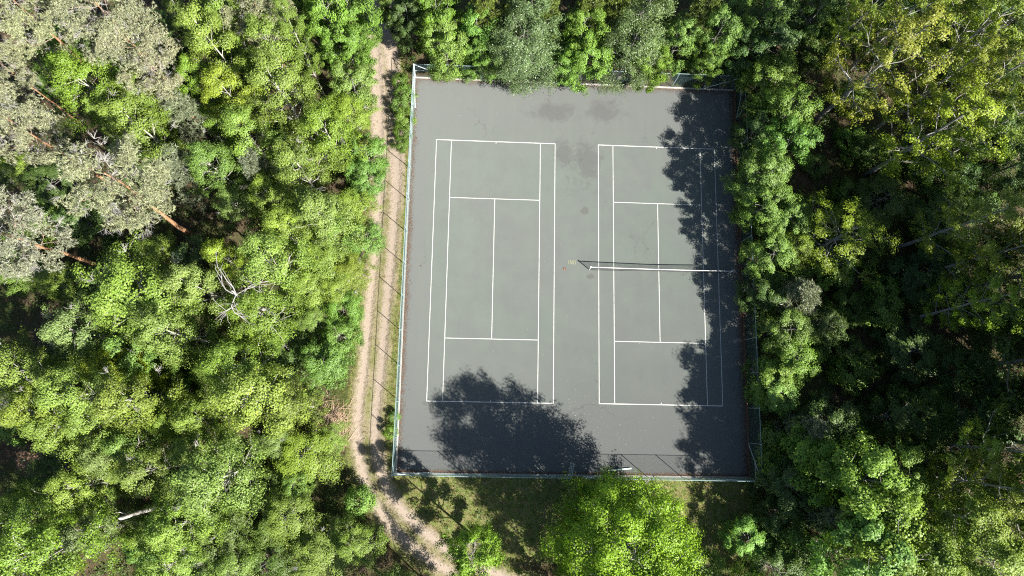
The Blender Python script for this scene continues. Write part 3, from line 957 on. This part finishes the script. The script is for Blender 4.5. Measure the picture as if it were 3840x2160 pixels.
# --- lower third
for a in [('B', 350, 200, 220, 11), ('B', 660, 70, 270, 12), ('B', 1050, 120, 270, 13), ('D', 1340, 90, 170, 7), ('B', 1900, 80, 330, 12), ('B', 2210, 170, 200, 9), ('Y', 1300, 260, 160, 9),
          ('B', 1500, 260, 190, 10), ('Y', 240, 230, 130, 9), ('B', 490, 330, 240, 10), ('B', 770, 270, 210, 10), ('B', 1000, 450, 210, 9), ('D', 480, 570, 220, 6), ('B', 1140, 660, 220, 10),
          ('G', 1640, 700, 340, 12), ('S', 1850, 430, 140, 11), ('G', 2080, 430, 150, 7), ('B', 2260, 550, 260, 6), ('D', 2010, 900, 250, 6), ('B', 2160, 1000, 220, 8), ('B', 620, 780, 210, 9),
          ('B', 200, 1000, 240, 11), ('B', 350, 1250, 340, 13), ('B', 740, 880, 160, 7), ('B', 1100, 1140, 180, 8), ('B', 1350, 1060, 230, 11), ('D', 1660, 1150, 230, 7), ('M', 1100, 1220, 160, 7),
          ('M', 1110, 1390, 170, 7), ('B', 1310, 1360, 210, 9), ('D', 1520, 1300, 170, 6), ('B', 2420, 1260, 240, 7), ('D', 2010, 1360, 210, 5), ('Y', 90, 1400, 170, 9), ('Y', 370, 1420, 110, 10),
          ('p', 30, 200, 150, 9), ('M', 2230, 750, 130, 6), ('D', 1330, 850, 160, 5), ('B', 1750, 1400, 190, 8), ('B', 2480, 430, 150, 4), ('M', 60, 450, 100, 5), ('G', 850, 520, 200, 9), ('G', 700, 1100, 200, 9), ('B', 1500, 480, 200, 9)]:
    T_(a[0], 0, 2, *a[1:])
# --- along the path and above the courts
for a in [('M', 60, 70, 220, 11), ('M', 60, 370, 200, 9), ('M', 90, 650, 190, 7), ('B', 50, 860, 200, 6), ('M', 230, 1170, 160, 5), ('M', 190, 1350, 160, 5), ('D', 400, 40, 140, 8), ('D', 500, 170, 150, 8),
          ('M', 720, 120, 200, 11), ('M', 790, 350, 190, 8), ('M', 1020, 250, 180, 8), ('M', 1050, 440, 140, 6), ('S', 1080, 30, 180, 14), ('S', 1560, 70, 190, 14), ('S', 1880, 20, 180, 14),
          ('W', 1420, 170, 230, 11), ('W', 1370, 450, 290, 9), ('W', 1440, 600, 220, 6), ('W', 1200, 470, 150, 7), ('M', 1820, 250, 170, 9), ('M', 1850, 430, 200, 7), ('M', 1690, 500, 150, 5),
          ('W', 2270, 140, 260, 11), ('W', 2180, 390, 270, 9), ('M', 2340, 460, 170, 7), ('M', 2530, 340, 150, 9), ('S', 1320, -60, 180, 15), ('S', 2080, -40, 190, 15), ('D', 620, -60, 200, 11)]:
    T_(a[0], 1, 0, *a[1:])
for a in [('M', 180, 360, 150, 5), ('B', 50, 120, 200, 7), ('B', 60, 600, 180, 4.5), ('M', 20, 880, 150, 4), ('B', -60, 300, 200, 7), ('B', -40, 720, 170, 5), ('M', -10, 1080, 160, 4.5)]:
    T_(a[0], 1, 1, *a[1:])
# --- right of the courts
for a in [('M', 250, 290, 170, 10), ('M', 200, 490, 120, 7), ('S', 150, 90, 180, 14), ('M', 650, 50, 210, 12), ('D', 660, 280, 270, 8.5), ('D', 1000, 110, 190, 13), ('M', 660, 610, 220, 7.5),
          ('M', 790, 850, 230, 8.5), ('M', 800, 1090, 210, 8.5), ('M', 620, 1330, 220, 7.5), ('D', 520, 980, 190, 6), ('D', 450, 420, 170, 7), ('D', 950, 350, 200, 8)]:
    T_(a[0], 2, 0, *a[1:])
T_('T', 2, 0, 1600, 400, 430, 18.5, 'tall aspen at upper right with a long bare grey trunk and pale forked branches', variant=0)
T_('T', 2, 0, 2000, 950, 420, 17, 'tall aspen at right with pale lower trunk, below the one with the long bare trunk', variant=1)
for a in [('T', 2320, 150, 380, 18), ('T', 2420, 560, 350, 19), ('T', 2430, 950, 330, 18), ('T', 1350, 130, 260, 15), ('T', 2050, 560, 300, 17), ('T', 2560, 60, 300, 18), ('D', 2480, 330, 260, 8), ('D', 2400, 750, 250, 8), ('D', 2330, 1070, 260, 8), ('D', 2530, 1230, 260, 9), ('D', 2560, 850, 240, 9), ('D', 2050, 1250, 240, 7), ('T', 1900, -60, 320, 18), ('D', 1600, -40, 260, 11), ('D', 2300, -20, 260, 10)]:
    T_(a[0], 2, 0, *a[1:])
for a in [('M', 610, 110, 190, 7.5), ('M', 780, 230, 170, 7), ('M', 660, 480, 190, 7), ('Y', 850, 430, 150, 6), ('D', 600, 780, 170, 5), ('p', 880, 790, 200, 7), ('M', 790, 1040, 200, 6.5),
          ('M', 820, 1270, 190, 6), ('M', 680, 1410, 180, 5), ('T', 1220, 340, 360, 9), ('T', 2250, 180, 330, 16), ('T', 2480, 420, 300, 16), ('T', 2330, 830, 300, 15),
           ('D', 1050, 1000, 150, 5), ('D', 1750, 1200, 230, 4), ('D', 1500, 60, 200, 5), ('D', 1900, 150, 220, 5), ('D', 2150, 1350, 240, 5), ('D', 1800, 650, 230, 4), ('D', 2150, 600, 240, 5), ('D', 2450, 1100, 240, 6)]:
    T_(a[0], 2, 1, *a[1:])
for a in [('M', 710, 60, 170, 5), ('D', 1080, 300, 220, 7), ('p', 930, 330, 140, 8), ('M', 1000, 590, 300, 8), ('M', 1290, 700, 330, 12), ('M', 1540, 650, 210, 10), ('p', 1080, 980, 160, 9),
          ('M', 1450, 1000, 330, 12), ('M', 1330, 1270, 330, 12), ('M', 1610, 1270, 300, 12), ('M', 110, 1360, 170, 6.5), ('B', 2080, 1010, 310, 13), ('B', 2250, 1290, 340, 13),
          ('T', 2330, 760, 320, 16), ('T', 2540, 500, 300, 16), ('D', 2250, 280, 280, 5), ('D', 1850, 250, 240, 5), ('D', 2500, 120, 240, 6), ('D', 1900, 600, 220, 6), ('D', 1600, 250, 200, 7), ('B', 1900, 1350, 250, 11), ('D', 760, 760, 200, 6), ('D', 720, 1000, 170, 4), ('D', 860, 1250, 200, 5), ('D', 700, 1400, 200, 5)]:
    T_(a[0], 2, 2, *a[1:])
T_('M', 2, 2, 480, 1170, 150, 4, 'small tree tinted sunlit green alone in the shade at the lower right of the courts', tint=1.5)  # leaf colour brightened to stand in for sunlight on it
T_('K', 1, 2, 2145, 1235, 490, 14.0, 'big lime green maple at the bottom overhanging the lower fence', variant=0)
T_('L', 1, 2, 1000, 1275, 200, 10.5, 'lone light green birch standing by the bend of the path')
T_('B', 1, 2, 110, 1210, 190, 6)
T_('s', 1, 2, 130, 880, 110, 3)
# trees just below the picture whose shadows fall into it
for a in [('M', 1990, 1765, 250, 10), ('B', 790, 1810, 240, 9), ('B', 350, 1700, 250, 9)]:
    T_(a[0], 1, 2, *a[1:])
# the tallest trees stand just outside the right edge and shade the wood in front of them
T_('M', 2, 2, 620, 1750, 260, 12)  # unseen tree added below the frame to shade the lower right ground
for k, (x, y) in enumerate(((49, -9), (54, -5), (49, -2.5), (53, 2), (48.5, 4), (53, 9), (58, -1), (57.5, 6), (48.5, 11), (57, 13))):
    plant('T' if k % 2 else 'D', x, y, 22 + (k % 3), 4.8, tint=.9)

# understorey: shrubs and saplings between the trunks
def clear(x, y, r):
    return all(math.hypot(t['x'] - x, t['y'] - y) > r for t in TREES)
cnt = 0
for _ in range(4000):
    x, y = rgen.uniform(-36, 52), rgen.uniform(-14, 39)
    if in_court(x, y, 1.0) or path_dist(x, y) < 2.4 or (-5.4 < x < COURT[0] and -8 < y < 22):
        continue
    if -3 < x < 31 and y < COURT[1]:
        continue
    px, py = pj((x, y, 1.5))
    if not (-60 < px < 3900 and -60 < py < 2220) or any(math.hypot(px - a, py - b) < q for a, b, q in GAPS) or math.hypot(px - 650, py - 830) < 110 or math.hypot(px - 490, py - 1920) < 130 or not clear(x, y, 1.7):
        continue
    plant('s', x, y, rgen.uniform(2.2, 4.2), rgen.uniform(1.0, 1.8), tint=rgen.uniform(.6, 1.15))
    cnt += 1
    if cnt >= 90:
        break
for k in range(26):
    x, y = rgen.uniform(31.5, 42), rgen.uniform(-2, 24)
    if clear(x, y, 1.0):
        plant('s', x, y, rgen.uniform(1.4, 3.2), rgen.uniform(1.0, 1.7), tint=.6)  # added shrubs, tinted dark to paint deep shade into the gap
# hedge of shrubs against the fence at its upper left end
for (px, py, h, r, t) in ((1500, 300, 1.6, .8, .8), (1515, 350, 1.7, .9, .9), (1500, 395, 1.6, .9, .8), (1515, 440, 1.8, .9, 1.0), (1508, 490, 1.5, .8, .9), (1500, 535, 1.2, .7, .8), (1462, 1620, 1.3, .6, 1.1), (1478, 1560, 1.0, .5, 1.1),
                          (1660, 260, 1.6, .9, .9), (1760, 262, 1.6, .9, .9), (1880, 250, 1.8, 1.0, .9)):
    g = gp(px, py, h * .6)
    plant('s', g[0], g[1], h, r, tint=t, where='hedge')

LANDMARKS = [('the dead tree with white limbs', *zp(0, 1, 1790, 790)), ('the broken white birch trunk', 490, 1925), ('the heap of dry sticks', 1250, 1590), ('the orange pine trunk', 650, 830),
             ('the lime green maple', 2330, 1985), ('the upper left fence corner', 1555, 260), ('the upper right court corner', 2770, 320), ('the lower right fence corner', 2845, 1790),
             ('the lower left fence corner', 1480, 1770), ('the right end of the net', 2740, 1020), ('the long bare aspen trunk', 3230, 425), ('the bare sandy spot', 165, 260), ('the bend of the path', 1400, 1800),
             ('the lone birch by the path', 1775, 2060)]
NUM = ['no', 'one', 'two', 'three', 'four', 'five', 'six', 'seven', 'eight', 'nine', 'ten', 'eleven', 'twelve', 'thirteen', 'fourteen', 'fifteen', 'sixteen', 'seventeen', 'eighteen', 'nineteen', 'twenty']
def finish_labels():
    used = set(t['label'] for t in TREES if t['label'])
    def size(t):
        if t['code'] == 's':
            return 'low ' if t['h'] < 2 else ''
        return '' if t['code'] in 'pKT' else 'small ' if t['h'] < 6.5 else 'large ' if t['r'] > 3.4 else ''
    for t in sorted(TREES, key=lambda t: -t['r']):
        o, code = t['o'], t['code']
        lab = t['label']
        lk = size(t) + LOOK[code]
        fx, fy = t['px'] / W_PX, t['py'] / H_PX
        if not lab and 0 < fx < 1 and 0 < fy < 1:
            for nm, lx, ly in sorted(LANDMARKS, key=lambda l: math.hypot(l[1] - t['px'], l[2] - t['py'])):
                dx, dy = t['px'] - lx, t['py'] - ly
                d = math.hypot(dx, dy)
                if d > 420 or d < 40:
                    continue
                dr = ('right of' if dx > 0 else 'left of') if abs(dx) > abs(dy) else ('below' if dy > 0 else 'above')
                c = '%s %s %s %s' % (lk, 'close' if d < 190 else 'a little way', dr, nm)
                if c not in used:
                    lab = c
                    break
        if not lab:
            a, b = int(min(max(fx, 0), 1) * 20 + .5), int(min(max(fy, 0), 1) * 20 + .5)
            place = '%s twentieths across and %s twentieths down the photo' % (NUM[a], NUM[b])
            if not (0 < fx < 1 and 0 < fy < 1):
                place = 'centred beyond the %s edge, %s twentieths %s' % (('top', NUM[a], 'across') if fy <= 0 else ('bottom', NUM[a], 'across') if fy >= 1 else ('left', NUM[b], 'down') if fx <= 0 else ('right', NUM[b], 'down'))
            for extra in ('', 'lower ', 'narrower ', 'rear ', 'half hidden ', 'shaded ', 'crowded ', 'leafier ', 'outer '):
                lab = extra + lk + ', ' + place
                if lab not in used:
                    break
        used.add(lab)
        tag(o, lab, CATEG.get(code, 'tree'), {'s': 'understorey shrubs', 'P': 'pines', 'p': 'young pines', 'T': 'tall aspens', 'S': 'spruces', 'W': 'willows'}.get(code, 'broadleaf trees of the wood'))
finish_labels()

# dead tree with bare white limbs
def dead_tree(px, py, h, label):
    g = gp(px, py, h * .8)
    o = empty('dead_tree', (g[0], g[1], -.03), label, 'dead tree')
    rng = np.random.default_rng(5)
    q = MB()
    P = np.array([(0, 0, 0), (.1, .05, h * .3), (.05, -.1, h * .6), (.25, 0, h * .82), (.3, .2, h * .95)])
    q.tube(P, [.2, .16, .13, .09, .04], 8)
    q.build('trunk', M['dead'], o, True)
    for i in range(11):
        z = h * rng.uniform(.66, .93); az = i * 2.4 + rng.uniform(-.4, .4)
        a = np.array([np.interp(z, P[:, 2], P[:, 0]), np.interp(z, P[:, 2], P[:, 1]), z])
        ln = rng.uniform(1.6, 3.4)
        q = MB()
        pts = [a]
        d = np.array([math.cos(az), math.sin(az), .3])
        for s in range(5):
            d = unit(d + rng.normal(0, .33, 3)); pts.append(pts[-1] + d * ln / 5)
        q.tube(pts, np.linspace(.045, .014, 6), 5)
        for s in (1, 2, 3, 4, 4):
            dd = unit(d + rng.normal(0, .7, 3)); e = pts[s] + dd * ln * .33; e2 = e + unit(dd + rng.normal(0, .5, 3)) * ln * .2
            q.tube([pts[s], e, e2], [.02, .014, .006], 4, cap=False)
        q.build('limb', M['dead'], o, True)
dead_tree(*zp(0, 1, 1790, 800), 13.6, 'dead tree with bare white forked limbs amid the green left wood')

def broken_trunk():
    g = gp(552, 1914, 4.5)
    o = empty('dead_tree', (g[0], g[1], -.03), 'broken white birch trunk without branches in a gap at lower left', 'dead tree')
    q = MB()
    q.tube([(0, 0, 0), (.02, 0, 3), (0, .05, 6), (.05, .05, 8.6), (.1, .08, 9.0)], [.2, .18, .16, .14, .05], 10)
    q.build('trunk', M['birch'], o, True)
    q = MB(); q.tube([(.03, .03, 7.2), (-.5, .3, 7.6), (-.8, .3, 7.7)], [.06, .04, .02], 6); q.build('branch_stub', M['birch'], o, True)
broken_trunk()

# ------------------------------------------------------------------ ground cover
def scatter_zone(n, test, rng, x0, x1, y0, y1):
    out = []
    while len(out) < n:
        x, y = rng.uniform(x0, x1), rng.uniform(y0, y1)
        w = test(x, y)
        if w > 0 and rng.uniform() < w:
            out.append((x, y))
    return np.array(out)
def undergrowth():
    rng = np.random.default_rng(9)
    def test(x, y):
        if in_court(x, y, .5) or path_dist(x, y) < 2.0:
            return 0
        if COURT[0] - 3.5 < x < COURT[2] + 3 and y < COURT[1]:
            return .15
        if -6 < x < COURT[0] and y < 23:
            return .0
        return .9
    c = scatter_zone(5200, test, rng, -40, 56, -15, 40)
    A, Nn, Tn = [], [], []
    for x, y in c:
        n = rng.integers(10, 26)
        r, h = rng.uniform(.25, .6), rng.uniform(.15, .8)
        o = rng.normal(0, 1, (n, 3)) * (r * .6, r * .6, h * .3) + (x, y, h * .6)
        o[:, 2] = np.abs(o[:, 2]) + .03
        A.append(o); Nn.append(unit(np.array([0, 0, .8]) + rng.normal(0, .5, (n, 3)))); Tn.append(np.clip(rng.normal(.45, .2) + rng.normal(0, .15, n), 0, 1))
    V = leaves(rng, np.concatenate(A), np.concatenate(Nn), .17, .7)
    o = obj('undergrowth', quads_mesh('undergrowth', V, 4, np.concatenate(Tn)), M['leaf'])
    o.color = (.075, .12, .03, 1)
    tag(o, 'low green undergrowth covering the forest floor', 'undergrowth', None, 'stuff')
undergrowth()

def grass():
    rng = np.random.default_rng(19)
    def test(x, y):
        if in_court(x, y, .3):
            return 0
        d = path_dist(x, y)
        if d < 1.3:
            return .55 if d < .36 else (.25 if d > 1.05 else .02)
        if d < 3.2:
            return .8
        if -6 < x < COURT[0] and -8 < y < 24:
            return .9
        if -3 < x < 31 and -14 < y < COURT[1]:
            return .6
        return 0
    c = scatter_zone(9000, test, rng, -10, 31, -14, 34)
    Vs, Tn = [], []
    for x, y in c:
        n = 6
        a = rng.uniform(0, 6.28, n)
        h = rng.uniform(.05, .2)
        b = np.c_[x + rng.normal(0, .06, n), y + rng.normal(0, .06, n), np.full(n, .01)]
        d = np.c_[np.cos(a), np.sin(a), np.zeros(n)]
        s = np.c_[-np.sin(a), np.cos(a), np.zeros(n)] * .012
        Vs.append(np.stack([b - s, b + s, b + d * h * rng.uniform(.4, 1.1, (n, 1)) + np.array([0, 0, h])], 1))
        Tn.append(np.clip(rng.normal(.5, .3) + rng.normal(0, .15, n), 0, 1))
    o = obj('grass', quads_mesh('grass', np.concatenate(Vs), 3, np.concatenate(Tn)), M['grassblade'])
    o.color = (.14, .155, .045, 1)
    tag(o, 'short dry and green grass on the verges of path and courts', 'grass', None, 'stuff')
M['grassblade'] = leaf_mat('grass_blade', .6, .3, .45, .2, (1.9, 1.35, 1.6))
grass()

def litter():
    """fallen leaves gathered along the court's edges, petals on the asphalt"""
    rng = np.random.default_rng(29)
    P = []
    for _ in range(2600):                               # lower edge
        P.append((rng.uniform(COURT[0], COURT[2]), COURT[1] + abs(rng.normal(0, .1)) + .02))
    for _ in range(5200):                               # right edge
        P.append((COURT[2] - abs(rng.normal(0, .28)), rng.uniform(COURT[1], COURT[3])))
    for _ in range(2600):
        P.append((COURT[0] + abs(rng.normal(0, .22)), rng.uniform(COURT[1], COURT[3])))
    for _ in range(900):
        P.append((rng.uniform(COURT[0], COURT[2]), COURT[3] - abs(rng.normal(0, .15))))
    P = np.clip(np.array(P), (COURT[0] + .04, COURT[1] + .04), (COURT[2] - .04, COURT[3] - .04))
    n = len(P)
    C = np.c_[P, np.full(n, ZC + .012) + rng.uniform(0, .01, n)]
    V = leaves(rng, C, unit(np.array([0, 0, 1.0]) + rng.normal(0, .18, (n, 3))), .075, .6, .05)
    o = obj('leaf_litter', quads_mesh('leaf_litter', V, 4, rng.uniform(0, 1, n)), M['dry_leaf'])
    o.color = (.13, .075, .045, 1)
    tag(o, 'brown fallen leaves gathered along the edges of the courts', 'leaf litter', None, 'stuff')
    g = gp(2200, 1620)
    Q = np.r_[np.c_[rng.normal(g[0], 2.2, 420), rng.normal(g[1], 1.9, 420)], np.c_[rng.uniform(-1, 27, 260), rng.uniform(-4, 29, 260)]]
    Q = Q[(Q[:, 0] > COURT[0] + .1) & (Q[:, 0] < COURT[2] - .1) & (Q[:, 1] > COURT[1] + .1) & (Q[:, 1] < COURT[3] - .1)]
    n = len(Q)
    V = leaves(rng, np.c_[Q, np.full(n, ZC + .01)], unit(np.array([0, 0, 1.0]) + rng.normal(0, .1, (n, 3))), .036, .7, .03)
    o = obj('fallen_petals', quads_mesh('fallen_petals', V, 4, rng.uniform(0, 1, n)), M['dry_leaf'])
    o.color = (.42, .42, .38, 1)
    tag(o, 'tiny pale petals and bits strewn over the asphalt', 'petals', None, 'stuff')
M['dry_leaf'] = leaf_mat('dry_leaf', .8, .1, .45, .15, (1.3, 1.1, 1.0))
litter()

def brush_pile():
    g = gp(1240, 1590)
    o = empty('brush_pile', (g[0], g[1], 0), 'heap of dry tan sticks at the edge of the left wood beside the path', 'brush pile')
    rng = np.random.default_rng(3)
    q = MB()
    for i in range(260):
        a = rng.normal(1.2, .5); ln = rng.uniform(.6, 1.9)
        p = np.array([rng.normal(0, .8), rng.normal(0, .9), 0]); p[2] = .05 + max(0, .55 - .35 * np.hypot(p[0], p[1])) * rng.uniform(.3, 1)
        d = np.array([math.cos(a), math.sin(a), rng.normal(0, .08)]) * ln / 2
        q.tube([p - d, p + rng.normal(0, .04, 3), p + d], [.018, .014, .006], 3, cap=False)
    q.build('sticks', M['stick'], o)
M['stick'] = simple('dry_sticks', (.36, .26, .18), .9, 0, .4, 2)
brush_pile()
print('TREES', len(TREES), 'tris', sum(len(m.polygons) * 2 for m in bpy.data.meshes))
